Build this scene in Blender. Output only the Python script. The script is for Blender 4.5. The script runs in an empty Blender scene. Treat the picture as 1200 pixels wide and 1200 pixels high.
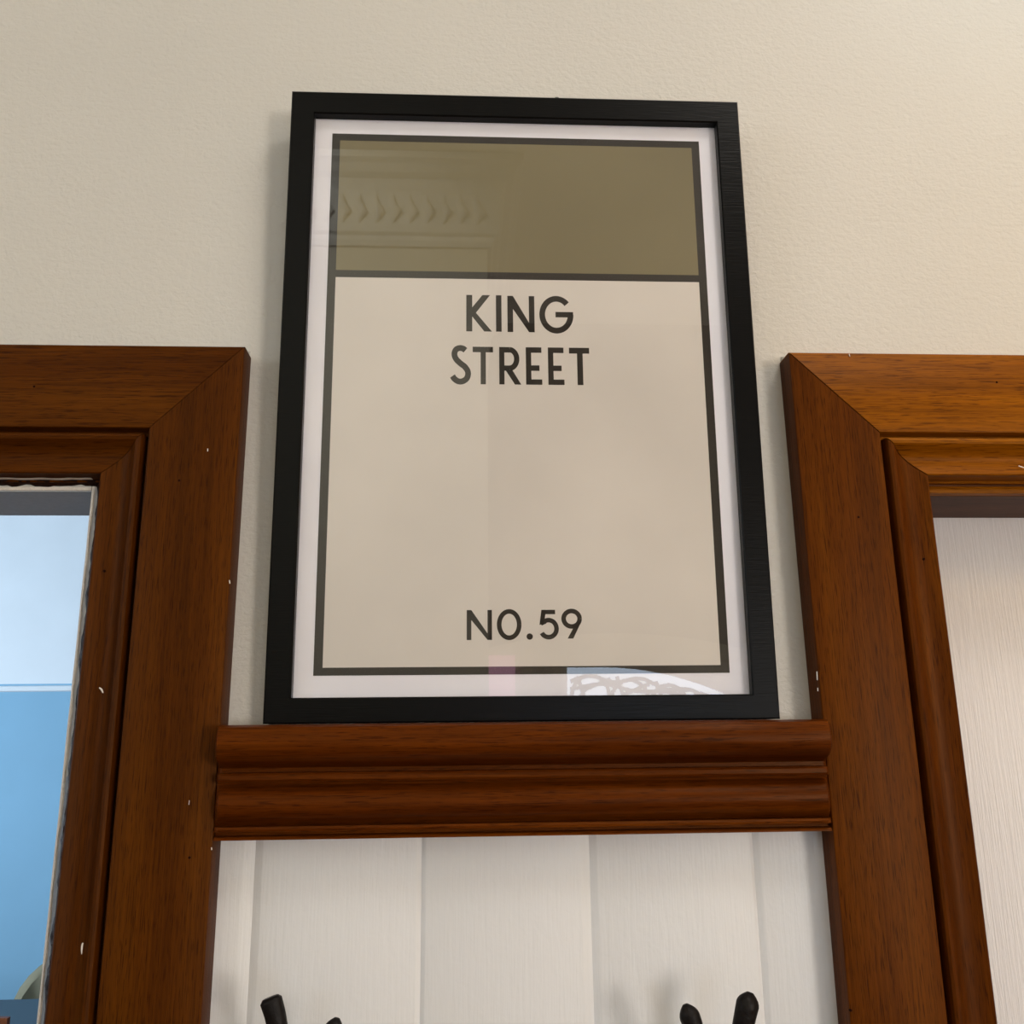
import bpy, bmesh, math, random
from mathutils import Vector, Matrix, Euler
from mathutils import noise as mnoise
random.seed(7)
S = bpy.context.scene
C = S.collection
Z0 = 1.80            # height of the picture rail's top above the floor

# ------------------------------------------------------------------ camera
cam_d = bpy.data.cameras.new('camera'); cam = bpy.data.objects.new('camera', cam_d); C.objects.link(cam)
pitch, yaw, roll, f = 0.25173067, 0.05302211, -0.01158243, 1100.0
cp, sp, cy, sy = math.cos(pitch), math.sin(pitch), math.cos(yaw), math.sin(yaw)
fw = Vector((sy*cp, cy*cp, sp)); r0 = Vector((cy, -sy, 0)); u0 = r0.cross(fw)
rt = math.cos(roll)*r0 + math.sin(roll)*u0; up = -math.sin(roll)*r0 + math.cos(roll)*u0
cam.matrix_world = Matrix(((rt.x, up.x, -fw.x, -0.03862), (rt.y, up.y, -fw.y, -0.61707), (rt.z, up.z, -fw.z, Z0-0.01929), (0, 0, 0, 1)))
cam_d.sensor_fit = 'HORIZONTAL'; cam_d.sensor_width = 36.0; cam_d.lens = 36.0*f/1200.0
cam_d.clip_start = 0.02; cam_d.clip_end = 100
S.camera = cam

# ------------------------------------------------------------------ world, exposure, large lights
w = bpy.data.worlds.new('world'); S.world = w; w.use_nodes = True
w.node_tree.nodes['Background'].inputs[0].default_value = (0.62, 0.78, 1.0, 1)
w.node_tree.nodes['Background'].inputs[1].default_value = 1.0
S.view_settings.view_transform = 'Standard'; S.view_settings.look = 'None'
S.view_settings.gamma = 1.0; S.view_settings.use_curve_mapping = False
S.view_settings.exposure = 0.30

def area(name, loc, target, sx, sy_, power, col, spread=180):
    l = bpy.data.lights.new(name, 'AREA'); l.shape = 'RECTANGLE'; l.size = sx; l.size_y = sy_
    l.energy = power; l.color = col; l.spread = math.radians(spread)
    o = bpy.data.objects.new(name, l); C.objects.link(o); o.location = loc
    o.rotation_euler = (Vector(target)-Vector(loc)).to_track_quat('-Z', 'Y').to_euler(); return o
def spot(name, loc, target, power, col, ang, blend, rad):
    l = bpy.data.lights.new(name, 'SPOT'); l.energy = power; l.color = col
    l.spot_size = math.radians(ang); l.spot_blend = blend; l.shadow_soft_size = rad
    o = bpy.data.objects.new(name, l); C.objects.link(o); o.location = loc
    o.rotation_euler = (Vector(target)-Vector(loc)).to_track_quat('-Z', 'Y').to_euler(); return o
# daylight through the window beside the front door: the key, from the right
area('window_daylight', (2.02, -3.10, 1.70), (0.1, 0, 2.0), 0.80, 0.85, 42, (1.0, 0.91, 0.81))
# cool fill added at the left, no opening there; ceiling fitting as neutral fill
area('left_cool_fill', (-2.30, -1.2, 2.2), (0, -0.4, 1.8), 1.2, 1.2, 9, (0.78, 0.88, 1.0))
area('ceiling_fitting', (0.7, -0.9, 3.25), (0.6, -0.8, 0), 0.5, 0.5, 8, (1.0, 0.95, 0.88))
# small spots out of view: two added fills and the warm lamp
spot('hall_wall_fill', (-1.0, -0.5, 3.25), (-0.7, -2.0, 2.8), 110, (0.95, 1.0, 0.96), 70, 0.8, 0.05)  # added to brighten the opposite wall reflected in the glass; no fitting there
spot('wall_lamp_warm', (0.98, -0.50, 2.30), (0.47, 0.0, 2.12), 3.6, (1.0, 0.52, 0.06), 58, 1.0, 0.06)
spot('cool_wall_fill', (0.90, -0.90, 3.05), (0.58, 0.0, 2.53), 6, (0.45, 0.80, 1.0), 34, 0.8, 0.05)  # added to cool and lift the upper right wall; no fitting there
# daylight in the room beyond the left-hand opening
area('far_room_daylight', (-3.9, 2.2, 1.7), (-1.5, 4.6, 2.0), 1.4, 1.6, 76, (0.74, 0.86, 1.0))

# ------------------------------------------------------------------ materials
def srgb(r, g, b):
    f_ = lambda c: (c/255/12.92) if c/255 <= 0.04045 else ((c/255+0.055)/1.055)**2.4
    return (f_(r), f_(g), f_(b), 1)
def new_mat(name):
    m = bpy.data.materials.new(name); m.use_nodes = True
    nt = m.node_tree; return m, nt, nt.nodes['Principled BSDF']
def N(nt, t, **k):
    n = nt.nodes.new(t)
    for a, b in k.items():
        if a in n.inputs: n.inputs[a].default_value = b
        else: setattr(n, a, b)
    return n
def coords(nt, scale, rnd=True):
    tc = N(nt, 'ShaderNodeTexCoord'); mp = N(nt, 'ShaderNodeMapping'); mp.inputs['Scale'].default_value = scale
    nt.links.new(tc.outputs['Object'], mp.inputs['Vector'])
    if rnd:
        oi = N(nt, 'ShaderNodeObjectInfo'); mu = N(nt, 'ShaderNodeMath', operation='MULTIPLY'); mu.inputs[1].default_value = 37.0
        nt.links.new(oi.outputs['Random'], mu.inputs[0]); nt.links.new(mu.outputs[0], mp.inputs['Location'])
    return mp.outputs['Vector']
def ramp(nt, stops, interp='LINEAR'):
    r = N(nt, 'ShaderNodeValToRGB'); e = r.color_ramp.elements; r.color_ramp.interpolation = interp
    e[0].position, e[0].color = stops[0]; e[1].position, e[1].color = stops[-1]
    for p, c_ in stops[1:-1]:
        x = e.new(p); x.color = c_
    return r
def mixc(nt, fac, a, b, mode='MIX'):
    m = N(nt, 'ShaderNodeMix', data_type='RGBA', blend_type=mode)
    for s_, v in ((m.inputs[0], fac), (m.inputs[6], a), (m.inputs[7], b)):
        if hasattr(v, 'is_linked'): nt.links.new(v, s_)
        else: s_.default_value = v
    return m.outputs[2]

def plain(name, col, rough=0.5, spec=0.5, bump=0, bscale=300, metal=0, stretch=(1, 1, 1)):
    m, nt, b = new_mat(name)
    b.inputs['Base Color'].default_value = col; b.inputs['Roughness'].default_value = rough
    b.inputs['Specular IOR Level'].default_value = spec; b.inputs['Metallic'].default_value = metal
    v = coords(nt, stretch)
    n = N(nt, 'ShaderNodeTexNoise', Scale=bscale, Detail=3.0); nt.links.new(v, n.inputs['Vector'])
    cr = ramp(nt, [(0.3, tuple(c_*0.93 for c_ in col[:3])+(1,)), (0.7, tuple(min(1, c_*1.05) for c_ in col[:3])+(1,))])
    nt.links.new(n.outputs['Fac'], cr.inputs[0]); nt.links.new(cr.outputs[0], b.inputs['Base Color'])
    if bump:
        bp = N(nt, 'ShaderNodeBump', Strength=bump, Distance=0.001); nt.links.new(n.outputs['Fac'], bp.inputs['Height'])
        nt.links.new(bp.outputs[0], b.inputs['Normal'])
    return m

def wood(name, axis, dark, mid, light, rough=0.38):
    """varnished hardwood: figure, long streaks and short dark pores all run along axis"""
    m, nt, b = new_mat(name)
    def sc(along, across):
        return tuple(along if i == axis else across for i in range(3))
    n1 = N(nt, 'ShaderNodeTexNoise', Scale=1.0, Detail=5.0, Roughness=0.6, Distortion=0.6); nt.links.new(coords(nt, sc(2.2, 34)), n1.inputs['Vector'])
    n2 = N(nt, 'ShaderNodeTexNoise', Scale=1.0, Detail=4.0, Roughness=0.7); nt.links.new(coords(nt, sc(14, 560)), n2.inputs['Vector'])
    n3 = N(nt, 'ShaderNodeTexNoise', Scale=1.0, Detail=2.0, Roughness=0.5, Distortion=0.3); nt.links.new(coords(nt, sc(75, 1500)), n3.inputs['Vector'])
    r1 = ramp(nt, [(0.22, dark), (0.5, mid), (0.78, light)]); nt.links.new(n1.outputs['Fac'], r1.inputs[0])
    r2 = ramp(nt, [(0.30, (0.52, 0.48, 0.44, 1)), (0.58, (1, 1, 1, 1)), (0.8, (1.2, 1.15, 1.05, 1))]); nt.links.new(n2.outputs['Fac'], r2.inputs[0])
    r3 = ramp(nt, [(0.32, (0.36, 0.28, 0.22, 1)), (0.46, (1, 1, 1, 1))]); nt.links.new(n3.outputs['Fac'], r3.inputs[0])
    c1 = mixc(nt, 0.75, r1.outputs[0], r2.outputs[0], 'MULTIPLY'); c2 = mixc(nt, 0.85, c1, r3.outputs[0], 'MULTIPLY')
    nt.links.new(c2, b.inputs['Base Color'])
    b.inputs['Roughness'].default_value = rough; b.inputs['Specular IOR Level'].default_value = 0.12; b.inputs['Specular Tint'].default_value = (1, 0.70, 0.42, 1)
    bp = N(nt, 'ShaderNodeBump', Strength=0.35, Distance=0.0004); nt.links.new(n3.outputs['Fac'], bp.inputs['Height'])
    bp2 = N(nt, 'ShaderNodeBump', Strength=0.25, Distance=0.0004); nt.links.new(n2.outputs['Fac'], bp2.inputs['Height'])
    nt.links.new(bp.outputs[0], bp2.inputs['Normal']); nt.links.new(bp2.outputs[0], b.inputs['Normal'])
    return m
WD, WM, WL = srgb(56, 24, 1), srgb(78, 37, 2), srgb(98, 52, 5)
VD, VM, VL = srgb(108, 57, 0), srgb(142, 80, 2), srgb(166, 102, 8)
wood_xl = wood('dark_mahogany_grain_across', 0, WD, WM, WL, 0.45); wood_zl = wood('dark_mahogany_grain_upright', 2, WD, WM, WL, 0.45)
wood_x = wood('lamplit_mahogany_grain_across', 0, VD, VM, VL, 0.42); wood_z = wood('shaded_mahogany_grain_upright', 2, srgb(64, 27, 1), srgb(88, 41, 2), srgb(110, 58, 6), 0.42)  # head brighter, sides darker: the warm lamp's falloff put into the wood colours
wood_rail = wood('mahogany_rail', 0, srgb(68, 27, 2), srgb(94, 42, 3), srgb(120, 62, 8), 0.36)

def paint(name, col, parts, rough=0.55, tint=0.03):
    """painted surface; parts = [(scale vector, strength, distance)] of fine relief"""
    m, nt, b = new_mat(name)
    n0 = N(nt, 'ShaderNodeTexNoise', Scale=3.0, Detail=4.0); nt.links.new(coords(nt, (1, 1, 1), False), n0.inputs['Vector'])
    cr = ramp(nt, [(0.3, tuple(c_*(1-tint) for c_ in col[:3])+(1,)), (0.7, tuple(min(1, c_*(1+tint)) for c_ in col[:3])+(1,))])
    nt.links.new(n0.outputs['Fac'], cr.inputs[0]); nt.links.new(cr.outputs[0], b.inputs['Base Color'])
    b.inputs['Roughness'].default_value = rough; b.inputs['Specular IOR Level'].default_value = 0.35
    last = None
    for sc, st, di in parts:
        n = N(nt, 'ShaderNodeTexNoise', Scale=1.0, Detail=3.0, Roughness=0.55, Distortion=0.4); nt.links.new(coords(nt, sc, False), n.inputs['Vector'])
        bp = N(nt, 'ShaderNodeBump', Strength=st, Distance=di); nt.links.new(n.outputs['Fac'], bp.inputs['Height'])
        if last: nt.links.new(last, bp.inputs['Normal'])
        last = bp.outputs[0]
    nt.links.new(last, b.inputs['Normal'])
    return m, nt, b
plaster, _nt, _b = paint('cream_roller_painted_plaster', srgb(212, 208, 200), [((230, 230, 260), 0.5, 0.0014), ((60, 60, 300), 0.25, 0.0010), ((9, 9, 9), 0.25, 0.004)])
gloss_white, _, _ = paint('brushed_cream_gloss_board', srgb(232, 232, 233), [((520, 520, 26), 0.30, 0.0008), ((150, 150, 120), 0.22, 0.0009), ((30, 30, 12), 0.3, 0.002)], 0.38)
door_white, _, _ = paint('white_door_woodgrain', srgb(240, 236, 236), [((620, 620, 22), 0.75, 0.0010), ((260, 260, 60), 0.3, 0.0008)], 0.42)
ceiling_m, _, _ = paint('ceiling_white', srgb(226, 222, 214), [((80, 80, 80), 0.2, 0.001)], 0.7)
hall_m, _, _ = paint('hall_wall_cream', srgb(222, 214, 196), [((80, 80, 80), 0.2, 0.001)], 0.6)
jamb_m = plain('jamb_grey_paint', srgb(184, 188, 192), 0.5, bump=0.2)
white_scrap = plain('scraped_white_paint', srgb(240, 232, 222), 0.5, bump=0.6, bscale=500)
dark_scrap = plain('scraped_dark_varnish', srgb(36, 20, 14), 0.5, 0.12, bump=1.0, bscale=420)
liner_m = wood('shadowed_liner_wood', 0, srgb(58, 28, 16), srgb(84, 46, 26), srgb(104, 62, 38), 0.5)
frame_m = plain('black_frame', srgb(10, 10, 10), 0.30, 0.12, bump=0.15, bscale=60, stretch=(1, 1, 20))
back_m = plain('backing_board', srgb(120, 92, 62), 0.8)
paper_m = plain('poster_paper', srgb(245, 242, 252), 0.7, 0.2, bscale=8)
panel_m = plain('poster_beige_ink', srgb(222, 214, 207), 0.7, 0.2, bscale=8)
band_m = plain('poster_olive_ink', srgb(127, 117, 88), 0.7, 0.2, bscale=8)
ink_m = plain('poster_black_ink', srgb(40, 36, 32), 0.7, 0.2)
iron_m = plain('black_cast_iron', srgb(16, 11, 9), 0.5, 0.22, bump=0.8, bscale=220)
steel_m = plain('nail_steel', srgb(110, 105, 100), 0.3, 0.5, metal=1)
farlow, _, _ = paint('blue_far_wall', srgb(120, 167, 194), [((60, 60, 60), 0.2, 0.001)], 0.6)
farup, _, _ = paint('pale_far_frieze', srgb(214, 222, 226), [((60, 60, 60), 0.2, 0.001)], 0.6)
table_m = plain('slate_table_paint', srgb(48, 58, 66), 0.4)
cream_m = plain('cream_upholstery', srgb(138, 134, 112), 0.9, 0.1, bump=0.3, bscale=400)
chairwood = wood('chair_brown_wood', 0, srgb(80, 40, 22), srgb(120, 66, 40), srgb(150, 90, 60), 0.4)
floor_m = wood('floorboard_wood', 0, srgb(90, 58, 34), srgb(128, 88, 54), srgb(150, 108, 70), 0.45)
lead_m = plain('lead_came', srgb(60, 62, 66), 0.5, 0.5)
shade_m = plain('white_light_fitting', srgb(228, 224, 214), 0.4)

recess_shade_m = plain('greige_recess_shade', srgb(168, 156, 140), 0.6)  # darker tone on the recess wall stands in for its weaker light
def glass_mat():
    m, nt, b = new_mat('picture_glass'); nt.nodes.remove(b); out = nt.nodes['Material Output']
    # Schlick reflectance of both faces of a thin pane, the same from either side
    ge = N(nt, 'ShaderNodeNewGeometry'); dt = N(nt, 'ShaderNodeVectorMath', operation='DOT_PRODUCT')
    nt.links.new(ge.outputs['Incoming'], dt.inputs[0]); nt.links.new(ge.outputs['Normal'], dt.inputs[1])
    def mth(op, a_, b_=None):
        n_ = N(nt, 'ShaderNodeMath', operation=op)
        for i, v in enumerate((a_, b_)):
            if v is None: continue
            if hasattr(v, 'is_linked'): nt.links.new(v, n_.inputs[i])
            else: n_.inputs[i].default_value = v
        return n_.outputs[0]
    F = mth('ADD', 0.04, mth('MULTIPLY', 0.96, mth('POWER', mth('SUBTRACT', 1.0, mth('ABSOLUTE', dt.outputs['Value'])), 5.0)))
    F2 = mth('DIVIDE', mth('MULTIPLY', F, 2.0), mth('ADD', 1.0, F))
    t = N(nt, 'ShaderNodeBsdfTransparent'); g = N(nt, 'ShaderNodeBsdfGlossy', Roughness=0.0)
    t.inputs[0].default_value = (0.985, 0.99, 0.985, 1)
    mx = N(nt, 'ShaderNodeMixShader'); nt.links.new(F2, mx.inputs[0]); nt.links.new(t.outputs[0], mx.inputs[1]); nt.links.new(g.outputs[0], mx.inputs[2])
    nt.links.new(mx.outputs[0], out.inputs['Surface']); return m
glass_m = glass_mat()
def emit(name, col, s):
    m, nt, b = new_mat(name); b.inputs['Base Color'].default_value = col
    b.inputs['Emission Color'].default_value = col; b.inputs['Emission Strength'].default_value = s; return m
pane_m = emit('daylit_leaded_glass', (0.68, 0.82, 1.0, 1), 4.0)
pink_m = emit('daylit_pink_glass', (0.80, 0.40, 0.60, 1), 1.3)

# ------------------------------------------------------------------ mesh helpers
def link(name, bm, mat, parent=None, smooth=False, **props):
    bmesh.ops.recalc_face_normals(bm, faces=bm.faces)
    me = bpy.data.meshes.new(name); bm.to_mesh(me); bm.free()
    if mat: me.materials.append(mat)
    if smooth:
        for p in me.polygons: p.use_smooth = True
        me.set_sharp_from_angle(angle=math.radians(smooth if smooth is not True else 40))
    o = bpy.data.objects.new(name, me); C.objects.link(o)
    if parent: o.parent = parent
    for k, v in props.items(): o[k] = v
    return o
def thing(name, label=None, cat=None, loc=(0, 0, 0), rot=(0, 0, 0), **props):
    o = bpy.data.objects.new(name, None); C.objects.link(o); o.location = loc; o.rotation_euler = rot
    if label: o['label'] = label
    if cat: o['category'] = cat
    for k, v in props.items(): o[k] = v
    return o
def box(bm, x0, x1, y0, y1, z0, z1, bev=0):
    vs = [bm.verts.new((x, y, z)) for x in (x0, x1) for y in (y0, y1) for z in (z0, z1)]
    fs = [bm.faces.new([vs[i] for i in q]) for q in ((0, 1, 3, 2), (4, 6, 7, 5), (0, 4, 5, 1), (2, 3, 7, 6), (0, 2, 6, 4), (1, 5, 7, 3))]
    if bev:
        bmesh.ops.bevel(bm, geom=list({e for f_ in fs for e in f_.edges}), offset=bev, segments=2, profile=0.6, affect='EDGES')
    return vs
def skin(bm, secs, cap=True):
    """skin a list of closed sections, each a list of 3-D points"""
    rows = [[bm.verts.new(p) for p in s] for s in secs]; n = len(rows[0])
    for a, b in zip(rows, rows[1:]):
        for i in range(n):
            j = (i+1) % n; bm.faces.new((a[i], a[j], b[j], b[i]))
    if cap:
        bm.faces.new(rows[0][::-1]); bm.faces.new(rows[-1])
    return rows
def tube(bm, pts, rads, seg=12, flat=1.0):
    pts = [Vector(p) for p in pts]; secs = []
    for i, p in enumerate(pts):
        d = (pts[min(i+1, len(pts)-1)] - pts[max(i-1, 0)]).normalized()
        a = d.cross(Vector((0, 1, 0.2))).normalized(); b = d.cross(a).normalized()
        secs.append([p + rads[i]*(math.cos(t)*a + flat*math.sin(t)*b) for t in [2*math.pi*k/seg for k in range(seg)]])
    skin(bm, secs)
def cat_rom(P, n=10):
    out = []; P = [Vector(p) for p in P]; Q = [2*P[0]-P[1]] + P + [2*P[-1]-P[-2]]
    for i in range(1, len(Q)-2):
        for k in range(n):
            t = k/n; a, b, c_, d = Q[i-1], Q[i], Q[i+1], Q[i+2]
            out.append(0.5*((2*b)+(c_-a)*t+(2*a-5*b+4*c_-d)*t*t+(3*b-a-3*c_+d)*t**3))
    out.append(P[-1]); return out
def wob(x, s, amp, seed=0):
    return amp*mnoise.noise(Vector((x*s, seed*3.7+0.5, 1.3)))

# ------------------------------------------------------------------ the wall with its two openings
LX, RX = -0.2850, 0.2812            # edges of the openings nearest the picture
LXo, RXo = -1.045, 1.050            # far edges
HZ = Z0 + 0.1545                    # head of the openings
TW = 0.066                          # wall thickness
X0, X1, CEIL = -2.4, 2.4, 3.34
bm = bmesh.new()
box(bm, LX, RX, 0.0, TW, Z0-0.030, HZ)                    # plaster between the doors
box(bm, LX, RX, 0.012, TW, 0.0, Z0-0.030)                 # backing behind the boards
box(bm, X0, X1, 0.0, TW, HZ, CEIL)
box(bm, X0, LXo, 0.0, TW, 0.0, HZ); box(bm, RXo, X1, 0.0, TW, 0.0, HZ)
wall = link('wall_front', bm, plaster, kind='structure')
# tongue and groove boards under the rail
joints = [-0.268, -0.1664, -0.0643, 0.0402, 0.1442, 0.2485]
for i, (a, b) in enumerate(zip(joints, joints[1:])):
    bm = bmesh.new(); zs = [0.0+ (Z0-0.031)*k/60 for k in range(61)]
    secs = []
    cl = [0.0016, 0.0046, 0.0022, 0.0040, 0.0030][i]; crr = [0.0062, 0.0024, 0.0052, 0.0020, 0.003][i]; dp = 0.0024
    for z in zs:
        q = wob(z, 9, 0.0004, i); q2 = wob(z, 30, 0.00025, i+9)
        secs.append([(a, 0.0115, z), (a, dp, z), (a+cl+q2, 0.0003, z), (a+cl+0.001+q2, 0.0, z), ((a+b)/2, -0.0004+q, z), (b-crr-0.001-q2, 0.0, z), (b-crr-q2, 0.0003, z), (b, dp, z), (b, 0.0115, z)])
    skin(bm, secs); link('board', bm, gloss_white, wall, smooth=35)

# wavy bead of paint run along the casings
def paint_line(parent, x, z0, z1, wdt, seed, mat, y=-0.0006, name='paint_bead', thick=0.0016, amp=1.0):
    bm = bmesh.new(); secs = []; n = int((z1-z0)/0.004)
    for k in range(n+1):
        z = z0+(z1-z0)*k/n
        e = wob(z, 60, wdt*0.7*amp, seed)+wob(z, 190, wdt*0.45*amp, seed+5); g = wob(z, 45, wdt*0.3*amp, seed+11)
        secs.append([(x-wdt+g, y+thick, z), (x-wdt*0.7+g, y, z), (x+wdt*0.4+e, y-thick*0.5, z), (x+wdt+e, y+thick, z)])
    skin(bm, secs); return link(name, bm, mat, parent, smooth=60)
paint_line(wall, -0.1889, Z0-0.29, Z0+0.255, 0.0013, 1, plaster, y=-0.0012)
paint_line(wall, 0.1906, Z0-0.29, Z0+0.255, 0.0013, 2, plaster, y=-0.0012)

# ------------------------------------------------------------------ casings round the openings
T = 0.020
# (distance from outer edge, y) across the flat board, and across the inner moulding from the groove inwards
board_p = [(0.0, 0.0), (0.0, -0.0185), (0.0004, -0.0195), (0.0014, -T), (0.0575, -T), (0.0584, -0.0196), (0.0588, -0.0188), (0.0588, 0.0)]
mould_p = [(0.0588, 0.0), (0.0588, -0.0105), (0.0622, -0.0105), (0.0624, -0.0180), (0.0632, -0.0198), (0.0648, -0.0205), (0.0668, -0.0198), (0.0690, -0.0172),
           (0.0715, -0.0146), (0.0745, -0.0128), (0.0780, -0.0124), (0.0815, -0.0130), (0.0850, -0.0143), (0.0882, -0.0158), (0.0890, -0.0152), (0.0892, -0.0125), (0.0900, -0.0040), (0.0916, -0.0032), (0.0916, 0.0)]
HT = Z0+0.2504
def casing(name, sgn, xo, xfar, gap, wx, wz, ks, kh):
    K = lambda v, k: v if v <= 0.0588 else 0.0588+(v-0.0588)*k
    root = thing(name, kind='structure')
    w_out = abs(xfar-xo)
    def side(prof, xedge, d, nm, mat, g=0.0):
        # d = +1 when the opening lies to +x of xedge
        bm = bmesh.new(); zt = [0, 0.5, 1.0, 1.2, 1.4, 1.6, 1.7, 1.8, 1.9]
        secs = [[(xedge+d*K(s_, ks)+ (wob(z, 4, 0.0006, xo*50) if 0 < z < 1.9 else 0), y, z) for s_, y in prof] for z in zt]
        secs.append([(xedge+d*K(s_, ks), y, HT-K(s_, kh)-g) for s_, y in prof])
        skin(bm, secs); return link(nm, bm, mat, root, smooth=30)
    def head(prof, xa, xb, nm, mat):
        bm = bmesh.new(); lo, hi = min(xa, xb), max(xa, xb)
        skin(bm, [[(lo+K(s_, ks), y, HT-K(s_, kh)) for s_, y in prof], [(hi-K(s_, ks), y, HT-K(s_, kh)) for s_, y in prof]])
        return link(nm, bm, mat, root, smooth=30)
    side(board_p, xo, sgn, 'side_board', wz, gap); side(board_p, xfar, -sgn, 'side_board', wz, gap)
    head(board_p, xo, xfar, 'head_board', wx)
    side(mould_p, xo, sgn, 'side_moulding', wz, gap); side(mould_p, xfar, -sgn, 'side_moulding', wz, gap)
    head(mould_p, xo, xfar, 'head_moulding', wx)
    return root
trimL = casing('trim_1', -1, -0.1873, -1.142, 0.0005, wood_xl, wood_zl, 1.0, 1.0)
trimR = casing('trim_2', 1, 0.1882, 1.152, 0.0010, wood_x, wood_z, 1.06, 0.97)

# right-hand opening: liner, stop bead and white door
bm = bmesh.new(); box(bm, RX-0.004, RXo+0.004, 0.004, 0.0664, HZ-0.0018, HZ+0.002); box(bm, RX-0.0085, RXo, -0.0005, 0.005, HZ+0.0035, HZ+0.012)
link('head_liner', bm, liner_m, trimR)
bm = bmesh.new(); skin(bm, [[(x, 0.003, HZ+0.004), (x, -0.0005, HZ+0.004), (x, -0.0018, HZ+0.0015), (x, -0.0008, HZ-0.0010), (x, 0.006, HZ-0.0018), (x, 0.006, HZ+0.004)] for x in (RX-0.006, RXo)])
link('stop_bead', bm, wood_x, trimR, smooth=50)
for a, b in ((RX-0.002, RX+0.004), (RXo-0.004, RXo+0.002)):
    bm = bmesh.new(); box(bm, a, b, 0.0005, TW, 0, HZ); link('side_liner', bm, liner_m, trimR)
door = thing('door_1', kind='structure')
bm = bmesh.new(); box(bm, RX-0.004, RXo+0.004, 0.0665, 0.100, 0.006, HZ+0.006, 0.0008); link('door_leaf', bm, door_white, door, smooth=40)
for z0_, z1_ in ((0.25, 0.85), (1.05, 1.78)):
    bm = bmesh.new(); xa, xb = RX+0.11, RXo-0.11
    prof = [(0, 0.0665), (0.004, 0.0625), (0.012, 0.0615), (0.020, 0.0625), (0.026, 0.0665)]
    cor = [(xa, z0_), (xb, z0_), (xb, z1_), (xa, z1_)]; sg = [(1, 1), (-1, 1), (-1, -1), (1, -1)]
    rows = [[bm.verts.new((x+s_*a, y, z+s_*b)) for s_, y in prof] for (x, z), (a, b) in zip(cor, sg)]
    for i in range(4):
        A, B = rows[i], rows[(i+1) % 4]
        for k in range(len(prof)-1): bm.faces.new((A[k], B[k], B[k+1], A[k+1]))
        bm.faces.new((A[-1], B[-1], B[0], A[0]))
    link('panel_moulding', bm, door_white, door, smooth=40)
bm = bmesh.new(); tube(bm, [(RX+0.06, 0.066, 1.0), (RX+0.06, 0.035, 1.0)], [0.009, 0.009]); tube(bm, [(RX+0.052, 0.030, 1.0), (RX+0.16, 0.028, 1.0)], [0.009, 0.007]); link('door_handle', bm, steel_m, door, smooth=40)

# left-hand opening: scraped edges, painted jamb and head
bm = bmesh.new()
def rough_strip(bm, axis, a, b, c0, c1, y0, y1, amp, seed, step=0.003):
    """strip along axis from a to b, spanning c0..c1 crosswise, with a knobbly face"""
    n = int(abs(b-a)/step); m = 5; rows = []
    for k in range(n+1):
        s_ = a+(b-a)*k/n; row = []
        for j in range(m+1):
            t = j/m; cc = c0+(c1-c0)*t
            d = amp*mnoise.noise(Vector((s_*230, t*3.0, seed)))+amp*0.6*mnoise.noise(Vector((s_*700, t*6, seed+4)))
            e = (wob(s_, 70, abs(c1-c0)*0.28, seed)+wob(s_, 260, abs(c1-c0)*0.16, seed+2)) if j in (0, m) else 0
            yy = y0+(y1-y0)*t-(d if 0 < j < m else 0)
            row.append((s_, yy, cc+e) if axis == 0 else (cc+e, yy, s_))
        row += [(row[-1][0], y1+0.004, row[-1][2]), (row[0][0], y1+0.004, row[0][2])]
        rows.append(row)
    skin(bm, rows)
rough_strip(bm, 2, Z0-0.35, HZ+0.004, -0.2775, -0.2828, -0.0075, -0.0010, 0.0012, 3)
link('scraped_side_edge', bm, dark_scrap, trimL, smooth=70)
bm = bmesh.new(); rough_strip(bm, 0, -0.80, -0.279, HZ+0.0085, HZ+0.0025, -0.0075, -0.0010, 0.0012, 8)
link('scraped_head_edge', bm, dark_scrap, trimL, smooth=70)
for x, s_ in ((-0.2852, 5), ):
    paint_line(trimL, x+0.0006, Z0-0.35, HZ+0.0015, 0.0011, s_, white_scrap, y=-0.0030, name='flaked_paint_edge', amp=0.7, thick=0.0005)
bm = bmesh.new(); secs = []; n = 200
for k in range(n+1):
    x = -0.80+0.513*k/n; e = wob(x, 40, 0.0009, 4)+wob(x, 150, 0.0004, 6)
    secs.append([(x, 0.0006, HZ-0.0005), (x, -0.0006, HZ-0.0004), (x, -0.0008, HZ+0.0015+e), (x, 0.0006, HZ+0.0022+e)])
skin(bm, secs); link('flaked_paint_edge', bm, white_scrap, trimL, smooth=60)
bm = bmesh.new(); secs = []
for k in range(n+1):
    x = -0.80+0.515*k/n; e = wob(x, 30, 0.0006, 14)+wob(x, 120, 0.0005, 16); t_ = max(0.0001, 0.0005+wob(x, 18, 0.0012, 19))
    secs.append([(x, -0.0050, HZ+0.0057+e), (x, -0.0085, HZ+0.0060+e), (x, -0.0050, HZ+0.0060+e+t_)])
skin(bm, secs); link('flaked_paint_edge', bm, white_scrap, trimL, smooth=60)
bm = bmesh.new(); box(bm, LXo, LX, 0.0005, 0.0655, HZ-0.0012, HZ+0.001); link('head_jamb', bm, jamb_m, trimL)
for a, b in ((LX-0.0006, LX+0.004), (LXo-0.004, LXo+0.004)):
    bm = bmesh.new(); box(bm, a, b, 0.0008, TW, 0, HZ); link('side_jamb', bm, jamb_m, trimL)

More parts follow.
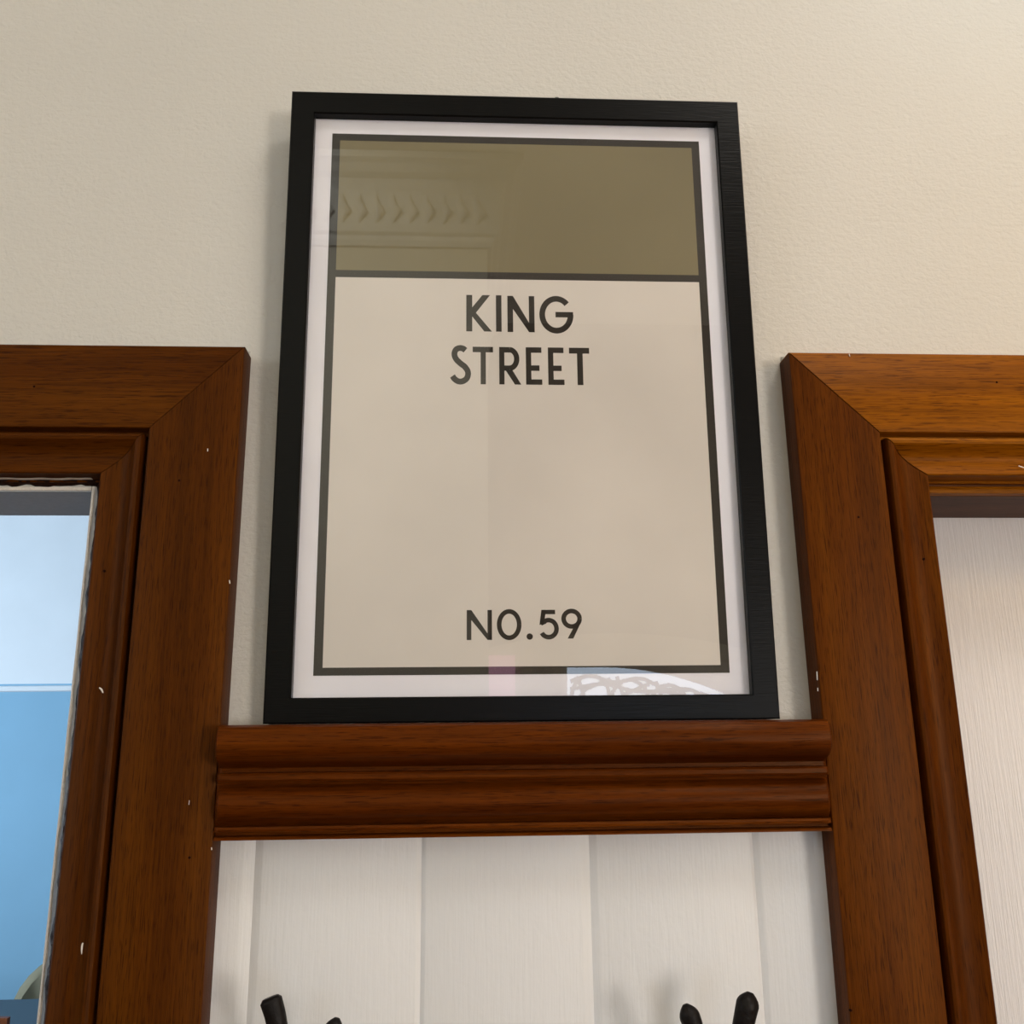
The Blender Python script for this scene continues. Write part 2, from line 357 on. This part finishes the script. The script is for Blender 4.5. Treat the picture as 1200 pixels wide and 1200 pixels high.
# flecks of white paint dropped on the casings
def fleck(parent, pts, wdt, mat=white_scrap, y=-T):
    bm = bmesh.new(); P = cat_rom([(x, y-0.0003, z) for x, z in pts], 6) if len(pts) > 2 else [Vector((x, y-0.0003, z)) for x, z in pts]
    m = len(P)-1; tube(bm, P, [wdt*(0.35+0.65*math.sin(math.pi*(0.12+0.76*k/m))) for k in range(m+1)], 6)
    return link('paint_fleck', bm, mat, parent, smooth=60)
def PX(u, v, y):            # the point of the plane y seen at photo pixel (u, v); used once to read off where a mark lies
    d = fw*1.0 + rt*((u-600)/f) - up*((v-600)/f); o = cam.matrix_world.translation; t = (y-o.y)/d.y
    return (o.x+t*d.x, o.z+t*d.z)
def pts_on(pix, y): return [PX(u, v, y) for u, v in pix]
fleck(trimL, pts_on([(116.5, 806), (119, 808), (121, 812)], -0.0155), 0.0006, y=-0.0155)
fleck(trimL, pts_on([(101, 1104.5), (97.5, 1106), (96.5, 1112), (96.5, 1118)], -0.0135), 0.0008, y=-0.0135)
fleck(trimL, pts_on([(243.5, 526), (243.5, 529)], -T), 0.0005)
fleck(trimL, pts_on([(269, 680), (269.5, 684)], -T), 0.0006)
fleck(trimL, pts_on([(248, 993), (248.2, 996)], -T), 0.0005)
fleck(trimL, pts_on([(222, 938), (221.5, 943)], -T), 0.0003)
fleck(trimR, pts_on([(995, 415), (995.5, 418)], -T), 0.0006)
fleck(trimR, pts_on([(1192, 547), (1198, 549)], -0.0135), 0.0007, y=-0.0150)
fleck(trimR, pts_on([(957, 787), (957.5, 797)], -T), 0.0006)
fleck(trimR, pts_on([(958, 806), (958.2, 810)], -T), 0.0004)
dots_m = plain('old_filled_nail_hole', srgb(34, 14, 5), 0.8, 0.05)
for tr, u, v in ((trimL, 40, 453), (trimL, 210, 563), (trimL, 122, 669), (trimL, 222, 1005), (trimR, 1168, 448), (trimR, 997, 1184), (trimR, 1083, 655), (trimR, 1006, 606)):
    x, z = PX(u, v, -T); bm = bmesh.new(); tube(bm, [(x, -T+0.001, z), (x, -T-0.00012, z)], [0.0009, 0.0008], 8); link('nail_hole', bm, dots_m, tr)

# ------------------------------------------------------------------ moulded picture rail between the casings
rail_p = [(0.010, -0.0005), (-0.001, -0.0010), (-0.0340, -0.0010), (-0.0385, -0.0025), (-0.0412, -0.0060), (-0.0420, -0.0110), (-0.0412, -0.0160), (-0.0385, -0.0200),
          (-0.0335, -0.0228), (-0.0272, -0.0245), (-0.0238, -0.0262), (-0.0238, -0.0286), (-0.0290, -0.0290), (-0.0300, -0.0302), (-0.0302, -0.0328), (-0.0292, -0.0340),
          (-0.0215, -0.0343), (-0.0208, -0.0362), (-0.0262, -0.0405), (-0.0282, -0.0450), (-0.0284, -0.0490), (-0.0268, -0.0530), (-0.0238, -0.0560), (-0.0190, -0.0578),
          (-0.0172, -0.0594), (-0.0226, -0.0600), (-0.0232, -0.0614), (-0.0228, -0.0628), (-0.0160, -0.0634), (-0.0158, -0.0650), (-0.0198, -0.0658), (-0.0212, -0.0676), (0.010, -0.0682)]
bm = bmesh.new()
def rail_sec(x, inset):
    # inset pulls the overhanging front back, for the small returned ends
    return [(x, max(y, -T-0.0002) if inset == 2 else (y*(1-0.10*inset) if y < -T else y), Z0+z) for y, z in rail_p]
xl, xr = -0.1868, 0.1877
secs = []
for k in range(7):
    t = k/6; x = xl+0.0038*t
    secs.append([(x, (-T-0.0005+(y+T+0.0005)*math.sin(t*math.pi/2)**0.6) if y < -T else y, Z0+z) for y, z in rail_p])
for x in (-0.1, 0, 0.1): secs.append([(x, y, Z0+z) for y, z in rail_p])
for k in range(6, -1, -1):
    t = k/6; x = xr-0.0038*t
    secs.append([(x, (-T-0.0005+(y+T+0.0005)*math.sin(t*math.pi/2)**0.6) if y < -T else y, Z0+z) for y, z in rail_p])
skin(bm, secs)
rail = link('trim_3', bm, wood_rail, smooth=32, kind='structure')

# ------------------------------------------------------------------ the framed print, tipped forward from its nail
lean = 0.0354
pic = thing('framed_print', 'black-framed street-name print in olive and beige, standing on the wooden rail', 'picture', (0, -0.016, Z0), (lean, 0, 0))
FW, FH, FT, OW = 0.1625, 0.4445, 0.0145, 0.1458
o0, o1 = 0.0157, 0.4268
outer = [(-FW, 0), (FW, 0), (FW, FH), (-FW, FH)]; inner = [(-OW, o0), (OW, o0), (OW, o1), (-OW, o1)]
for i in range(4):
    (ax, az), (bx, bz) = outer[i], outer[(i+1) % 4]; (cx, cz), (dx, dz) = inner[i], inner[(i+1) % 4]
    def sec(ox, oz, ix, iz):
        L = lambda t: (ox+(ix-ox)*t, oz+(iz-oz)*t)
        q = [(0, FT), (0, 0.0008), (0.05, 0), (0.95, 0), (1.0, 0.0008), (1.0, 0.0068), (0.80, 0.0068), (0.80, FT)]
        return [(L(t)[0], y, L(t)[1]) for t, y in q]
    bm = bmesh.new(); skin(bm, [sec(ax, az, cx, cz), sec(bx, bz, dx, dz)]); link('frame_rail', bm, frame_m, pic, smooth=20)
bm = bmesh.new(); box(bm, -OW-0.002, OW+0.002, 0.0120, 0.0140, o0-0.002, o1+0.002); link('backing_board', bm, back_m, pic)
bm = bmesh.new(); vs = [bm.verts.new(p) for p in ((-OW-0.002, 0.0050, o0-0.002), (OW+0.002, 0.0050, o0-0.002), (OW+0.002, 0.0050, o1+0.002), (-OW-0.002, 0.0050, o1+0.002))]
bm.faces.new(vs); link('glass_pane', bm, glass_m, pic)
bm = bmesh.new(); box(bm, -OW-0.002, OW+0.002, 0.0074, 0.0080, o0-0.002, o1+0.002); poster = link('poster', bm, paper_m, pic)
def flat(name, polys, mat, y, label=None):
    bm = bmesh.new()
    for P in polys:
        fr = [bm.verts.new((x, y, z)) for x, z in P]; f_ = bm.faces.new(fr)
        e = bmesh.ops.extrude_face_region(bm, geom=[f_]); bmesh.ops.translate(bm, verts=[v for v in e['geom'] if isinstance(v, bmesh.types.BMVert)], vec=(0, 0.00012, 0))
    o = link(name, bm, mat, poster)
    if label: o['label'] = label
    return o
rect = lambda a, b, c_, d: [(a, c_), (b, c_), (b, d), (a, d)]
bxo, bxi, bt, bb = 0.1337, 0.1280, 0.4155, 0.0295
flat('text_panel', [rect(-bxi, bxi, 0.0343, 0.3035)], panel_m, 0.0072, 'beige lower panel')
flat('colour_band', [rect(-bxi, bxi, 0.3085, 0.4100)], band_m, 0.0072, 'olive-brown upper band')
flat('border_line', [rect(-bxo, -bxi, bb, bt), rect(bxi, bxo, bb, bt), rect(-bxi, bxi, 0.4100, bt), rect(-bxi, bxi, bb, 0.0345), rect(-bxi, bxi, 0.3033, 0.3087)], ink_m, 0.00718)

def ribbon(P, th):
    P = [Vector((p[0], p[1])) for p in P]; L, Rr = [], []
    for i, p in enumerate(P):
        d = (P[min(i+1, len(P)-1)]-P[max(i-1, 0)]).normalized(); n_ = Vector((-d.y, d.x))*th/2
        L.append(p+n_); Rr.append(p-n_)
    return [[L[i], L[i+1], Rr[i+1], Rr[i]] for i in range(len(P)-1)]
def arc(cx, cy_, rx, ry, a0, a1, n=40):
    return [(cx+rx*math.cos(math.radians(a0+(a1-a0)*k/n)), cy_-ry*math.sin(math.radians(a0+(a1-a0)*k/n))) for k in range(n+1)]
def Q(x0, x1, y0, y1): return [(x0, y0), (x1, y0), (x1, y1), (x0, y1)]
G = []   # (polys in read-off units, map)
m1 = lambda p: (-0.0371+(p[0]-305)*1.2917e-4, 0.2912-(p[1]-117)*1.388e-4)
m2 = lambda p: (-0.0479+(p[0]-222)*1.278e-4, 0.2527-(p[1]-400)*1.379e-4)
m3 = lambda p: (-0.0366+(p[0]-218)*1.2e-4, 0.0708-(p[1]-162)*1.199e-4)
def glyph(polys, m):
    flat('letter', [[m(p) for p in P] for P in polys], ink_m, 0.00715)
# K I N G
glyph([Q(305, 337, 117, 313), [(392, 117), (433, 117), (357, 213), (337, 231), (337, 184)], [(357, 213), (443, 313), (402, 313), (334, 229), (345, 205)]], m1)
glyph([Q(465, 495, 117, 313)], m1)
glyph([Q(527, 557, 119, 314), Q(643, 673, 119, 314), [(527, 119), (557, 119), (673, 314), (643, 314), (557, 190), (535, 150)]], m1)
glyph(ribbon(arc(792, 218, 77, 86, 42, 360, 60), 31)+[Q(787, 881, 203, 232), [(868, 203), (883, 203), (883, 222), (854, 222)]], m1)
# S T R E E T
glyph(ribbon(cat_rom([(302, 420, 0), (290, 411, 0), (270, 408, 0), (250, 418, 0), (243, 442, 0), (252, 466, 0), (274, 488, 0), (300, 508, 0), (316, 535, 0), (311, 565, 0), (290, 582, 0), (266, 584, 0), (245, 572, 0), (233, 556, 0)], 6), 31), m2)
glyph([Q(341, 451, 400, 429), Q(384, 412, 429, 598)], m2)
glyph([Q(484, 512, 400, 598), Q(512, 540, 400, 429), Q(512, 540, 498, 526)]+ribbon(arc(540, 463, 38.5, 49, 90, -90, 24), 28.5)+[[(520, 526), (552, 518), (602, 598), (568, 598)]], m2)
glyph([Q(628, 657, 400, 598), Q(657, 713, 400, 429), Q(657, 701, 496, 525), Q(657, 715, 570, 598)], m2)
glyph([Q(748, 777, 400, 598), Q(777, 833, 400, 429), Q(777, 821, 496, 525), Q(777, 835, 570, 598)], m2)
glyph([Q(863, 973, 400, 431), Q(906, 937, 431, 598)], m2)
# N O . 5 9
glyph([Q(218, 243, 162, 323), Q(330, 354, 162, 323), [(218, 162), (243, 162), (354, 323), (330, 323), (243, 216), (225, 185)]], m3)
glyph(ribbon(arc(447, 241, 54, 71, 0, 360, 60), 25), m3)
glyph([arc(557, 306, 17, 17, 0, 345, 23)], m3)
glyph([Q(624, 697, 162, 186), [(622, 162), (646, 174), (636, 234), (611, 244)]]+ribbon([(618, 236), (640, 226)]+arc(660, 264, 43, 46, 112, -150, 40), 25), m3)
glyph(ribbon(arc(786, 211, 43.5, 42, 0, 360, 40), 25)+[[(806, 240), (838, 228), (793, 318), (762, 318)]], m3)

nail = thing('nail', 'thin dark nail just poking out above the black frame', 'nail', (0.0305, 0.0, Z0+0.4455))
bm = bmesh.new(); tube(bm, [(0, 0.004, -0.002), (0, -0.016, 0.0095)], [0.0007, 0.0007], 8); link('shank', bm, steel_m, nail)
bm = bmesh.new(); tube(bm, [(0, -0.0158, 0.0093), (0, -0.0168, 0.0100)], [0.0016, 0.0016], 10); link('head', bm, iron_m, nail)

# ------------------------------------------------------------------ cast-iron hooks on the boards
def hook(name, label, cx, cz, tips):
    root = thing(name, label, 'hook', (cx, 0, cz), group='black iron coat hooks')
    bm = bmesh.new()
    pr = [(0, 0.045), (0.010, 0.040), (0.014, 0.024), (0.011, 0.006), (0.015, -0.014), (0.012, -0.034), (0.0, -0.046), (-0.012, -0.034), (-0.015, -0.014), (-0.011, 0.006), (-0.014, 0.024), (-0.010, 0.040)]
    skin(bm, [[(x, 0.0, z) for x, z in pr], [(x, -0.003, z) for x, z in pr], [(x*0.8, -0.0045, z*0.9) for x, z in pr]]); link('backplate', bm, iron_m, root, smooth=50)
    for z in (0.03, -0.03):
        bm = bmesh.new(); tube(bm, [(0, -0.004, z), (0, -0.0058, z), (0, -0.0066, z)], [0.0035, 0.0033, 0.0012], 12); link('screw', bm, iron_m, root, smooth=50)
    for (tx, ty, tz, rad, kind) in tips:
        t = Vector((tx-cx, ty, tz-cz)); s_ = 1 if t.x > 0 else -1
        P = cat_rom([(0, -0.003, 0.010), (s_*0.005, -0.022, 0.004), (t.x*0.40, t.y*0.85, (t.z)*0.45), (t.x-s_*0.0045, t.y, t.z-0.014), t], 8)
        m = len(P)-1; rr = []
        for k in range(m+1):
            q = k/m; r_ = 0.0040+(rad-0.0040)*q
            if kind == 'round' and k >= m-4: r_ *= (1.0, 0.93, 0.80, 0.58, 0.26)[k-(m-4)] 
            if kind == 'flat' and k == m: r_ *= 0.72
            rr.append(r_)
        bm = bmesh.new(); tube(bm, P, rr, 14, 0.85); link('prong', bm, iron_m, root, smooth=60)
    bm = bmesh.new(); P = cat_rom([(0, -0.003, -0.015), (0, -0.020, -0.030), (0, -0.034, -0.028), (0, -0.038, -0.014)], 8); m = len(P)-1
    tube(bm, P, [0.0045-0.0008*k/m if k < m-1 else 0.0038-0.0014*(k-m+2) for k in range(m+1)], 12); link('lower_hook', bm, iron_m, root, smooth=60)
    return root
hook('coat_hook', 'left black coat hook, blunt flat-ended prong rising above its rounded one', -0.128, Z0-0.235,
     [(-0.1435, -0.050, Z0-0.1465, 0.0062, 'flat'), (-0.1068, -0.050, Z0-0.1575, 0.0056, 'round')])
hook('coat_hook', 'right black coat hook with two rounded splayed prongs on the white boards', 0.103, Z0-0.235,
     [(0.0845, -0.050, Z0-0.1552, 0.0060, 'round'), (0.1216, -0.050, Z0-0.1500, 0.0068, 'round')])

# ------------------------------------------------------------------ hall behind the camera (seen in the picture glass)
YB, YL, XC = -3.20, -2.00, 0.03
bm = bmesh.new(); box(bm, X0-0.1, X1+0.1, YB-0.1, 0.0, -0.10, 0.0); link('floor', bm, floor_m, kind='structure')
bm = bmesh.new(); box(bm, X0-0.1, X1+0.1, YB-0.1, TW, CEIL, CEIL+0.1); link('ceiling', bm, ceiling_m, kind='structure')
bm = bmesh.new(); box(bm, X0-0.1, X0, YB, TW, 0, CEIL); link('wall_left', bm, hall_m, kind='structure')
bm = bmesh.new(); box(bm, X1, X1+0.1, YB, TW, 0, CEIL); link('wall_right', bm, hall_m, kind='structure')
bm = bmesh.new(); box(bm, X0, XC, YB, YL, 0, CEIL)
link('wall_back', bm, hall_m, kind='structure')
bm = bmesh.new(); box(bm, XC, X1, YB-0.1, YB, 0, CEIL)
link('wall_back_recess', bm, recess_shade_m, kind='structure')
# cornice with a run of relief leaves on the near part of the back wall
cor = thing('trim_4', kind='structure')
cp_ = [(0, 0.25), (0.012, 0.25), (0.020, 0.235), (0.020, 0.222), (0.032, 0.215), (0.036, 0.20), (0.040, 0.09), (0.055, 0.06), (0.075, 0.05), (0.090, 0.03), (0.105, 0.02), (0.105, 0.0), (0, 0.0)]
bm = bmesh.new(); skin(bm, [[(X0, YL+d, CEIL-z) for d, z in cp_], [(XC+0.0+d, YL+d, CEIL-z) for d, z in cp_], [(XC+d, YB, CEIL-z) for d, z in cp_]])
link('cornice_run', bm, ceiling_m, cor)
for i in range(34):
    x = -1.62+i*0.049; bm = bmesh.new()
    tube(bm, [(x, YL+0.038, CEIL-0.19), (x+0.012, YL+0.050, CEIL-0.16), (x-0.004, YL+0.052, CEIL-0.13), (x, YL+0.040, CEIL-0.10)], [0.004, 0.014, 0.011, 0.004], 8, 0.6)
    link('relief_leaf', bm, ceiling_m, cor, smooth=60)
# front door with leaded light, arch over it, pink pane at its side
fd = thing('door_2', kind='structure')
bm = bmesh.new()
box(bm, 0.28, 0.37, YB, YB+0.05, 0, 1.92); box(bm, 1.16, 1.25, YB, YB+0.05, 0, 1.92); box(bm, 0.37, 1.16, YB, YB+0.05, 1.885, 1.96); box(bm, 0.37, 1.16, YB, YB+0.05, 0, 1.15)
link('door_leaf', bm, hall_m, fd)
top = lambda x: 1.885-0.17*max(0.0, (x-0.50)/0.62)**2
bm = bmesh.new(); xs = [0.37+0.79*k/24 for k in range(25)]; xs0 = [0.38+0.70*k/40 for k in range(41)]
skin(bm, [[(x, YB+0.051, 1.15), (x, YB+0.056, 1.15), (x, YB+0.056, top(x)), (x, YB+0.051, top(x))] for x in xs]); link('leaded_pane', bm, pane_m, fd)
bm = bmesh.new()
def came(P, r_=0.008): tube(bm, [(x, YB+0.060, min(z, top(x)-0.034)) for x, z in P], [r_]*len(P), 6)
for k in range(5):
    cxx = 0.46+0.155*k
    came([(cxx+0.075*math.cos(a), 1.77+0.085*math.sin(a)-0.02*k) for a in [2*math.pi*j/20 for j in range(21)]])
    came([(cxx+0.02, 1.15), (cxx-0.04, 1.5), (cxx+0.0, 1.69), (cxx-0.05, 1.88)])
    came([(cxx-0.08, 1.72), (cxx-0.02, 1.80-0.02*k), (cxx+0.08, 1.84-0.02*k)])
came([(x, top(x)-0.075-0.01*math.sin(x*22)) for x in xs0]); came([(x, top(x)-0.045+0.012*math.sin(x*31)) for x in xs0])
link('lead_came', bm, lead_m, fd, smooth=60)
bm = bmesh.new(); skin(bm, [[(x, YB+0.050, top(x)), (x, YB+0.062, top(x)), (x, YB+0.062, 1.90), (x, YB+0.050, 1.90)] for x in xs]); link('door_head', bm, shade_m, fd)
arcz = lambda x: 1.72+0.30*math.sqrt(max(0.0, 1-((x-0.55)/0.85)**2))
xs = [0.04+1.34*k/40 for k in range(41)]
bm = bmesh.new(); skin(bm, [[(x, YB, 0), (x, YB+0.03, 0), (x, YB+0.03, arcz(x)), (x, YB, arcz(x))] for x in xs]); link('arch_surround', bm, hall_m, fd)
bm = bmesh.new(); box(bm, 0.055, 0.165, YB+0.03, YB+0.045, 1.2, 1.935); link('window_1', bm, pink_m, kind='structure')
# window frame round the daylight beside the door
bm = bmesh.new()
for q in ((1.66, 1.72, 1.42, 2.28), (2.32, 2.38, 1.42, 2.28), (1.72, 2.32, 1.42, 1.475), (1.72, 2.32, 2.225, 2.28)): box(bm, q[0], q[1], YB, YB+0.05, q[2], q[3])
link('window_2', bm, hall_m, kind='structure')

# ------------------------------------------------------------------ room beyond the left opening
YF = 5.0
bm = bmesh.new(); box(bm, -4.6, 0.9, YF, YF+0.1, 2.20, 3.2); link('wall_far_upper', bm, farup, kind='structure')
bm = bmesh.new(); box(bm, -4.6, 0.9, YF, YF+0.1, 0, 2.20); link('wall_far_lower', bm, farlow, kind='structure')
bm = bmesh.new(); box(bm, -4.7, -4.6, TW, YF, 0, 3.2); link('wall_far_left', bm, farup, kind='structure')
bm = bmesh.new(); box(bm, 0.9, 1.0, TW, YF, 0, 3.2); link('wall_far_right', bm, farup, kind='structure')
bm = bmesh.new(); box(bm, -4.7, 1.0, TW, YF, 3.2, 3.3); link('ceiling_far', bm, farup, kind='structure')
bm = bmesh.new(); box(bm, -4.7, 1.0, 0.0, YF, -0.1, 0.0); link('floor_far', bm, floor_m, kind='structure')
bm = bmesh.new(); skin(bm, [[(x, YF, 2.155), (x, YF-0.010, 2.16), (x, YF-0.014, 2.175), (x, YF-0.010, 2.185), (x, YF, 2.19)] for x in (-4.6, 0.9)])
pr_ = link('trim_5', bm, farup, kind='structure')
t = thing('table', 'dark slate-blue table seen low through the left-hand opening', 'table', (-2.35, 3.55, 0))
bm = bmesh.new(); box(bm, -0.75, 0.75, -0.40, 0.45, 0.725, 0.763, 0.006); link('tabletop', bm, table_m, t)
for x in (-0.68, 0.68):
    for y in (-0.33, 0.38):
        bm = bmesh.new(); skin(bm, [[(x-s_, y-s_, z), (x+s_, y-s_, z), (x+s_, y+s_, z), (x-s_, y+s_, z)] for s_, z in ((0.018, 0), (0.030, 0.725))]); link('leg', bm, table_m, t)
t = thing('tub_chair', 'cream chair with a rounded back, behind the slate-blue table', 'chair', (-1.945, 4.42, 0))
bm = bmesh.new(); secs = []
for k in range(17):
    a = math.pi*k/16; x = -0.27*math.cos(a); h = 0.50+0.35*math.sin(a)**0.55
    y = 0.20*math.sin(a)
    secs.append([(x*1.0, y, 0.40), (x*1.0, y, h-0.02), (x*0.97, y-0.012, h), (x*0.88, y-0.04, h), (x*0.82, y-0.06, h-0.03), (x*0.82, y-0.06, 0.40)])
skin(bm, secs); link('backrest', bm, cream_m, t, smooth=50)
bm = bmesh.new(); box(bm, -0.23, 0.23, -0.25, 0.17, 0.36, 0.47, 0.03); link('seat', bm, cream_m, t, smooth=50)
for x in (-0.19, 0.19):
    for y in (-0.2, 0.13):
        bm = bmesh.new(); tube(bm, [(x*1.1, y*1.1, 0), (x, y, 0.37)], [0.012, 0.019]); link('leg', bm, chairwood, t, smooth=50)
t = thing('wooden_chair', 'brown wooden chair, only its top corner showing at the lower left edge', 'chair', (-1.815, 2.86, 0))
bm = bmesh.new(); skin(bm, [[(x, 0.14+0.02*math.cos(x*6)-0.010, z) for z in (0.855+d, 0.93-abs(x)*0.02)]+[(x, 0.14+0.02*math.cos(x*6)+0.014, z) for z in (0.93-abs(x)*0.02, 0.855+d)] for x, d in ((-0.225, 0.035), (-0.215, 0.012), (-0.1, 0), (0, 0), (0.1, 0), (0.215, 0.012), (0.225, 0.035))]); link('top_rail', bm, chairwood, t, smooth=40)
for x in (-0.18, 0.18):
    bm = bmesh.new(); tube(bm, [(x, 0.20, 0), (x, 0.19, 0.45), (x, 0.155, 0.87)], [0.016, 0.018, 0.014]); link('back_post', bm, chairwood, t, smooth=50)
    bm = bmesh.new(); tube(bm, [(x*1.05, -0.2, 0), (x, -0.19, 0.43)], [0.014, 0.019]); link('leg', bm, chairwood, t, smooth=50)
bm = bmesh.new(); box(bm, -0.22, 0.22, -0.23, 0.21, 0.43, 0.455, 0.006); link('seat', bm, chairwood, t, smooth=50)
for x in (-0.07, 0.0, 0.07):
    bm = bmesh.new(); tube(bm, [(x, 0.19, 0.45), (x, 0.155, 0.87)], [0.008, 0.008], 8); link('spindle', bm, chairwood, t, smooth=50)
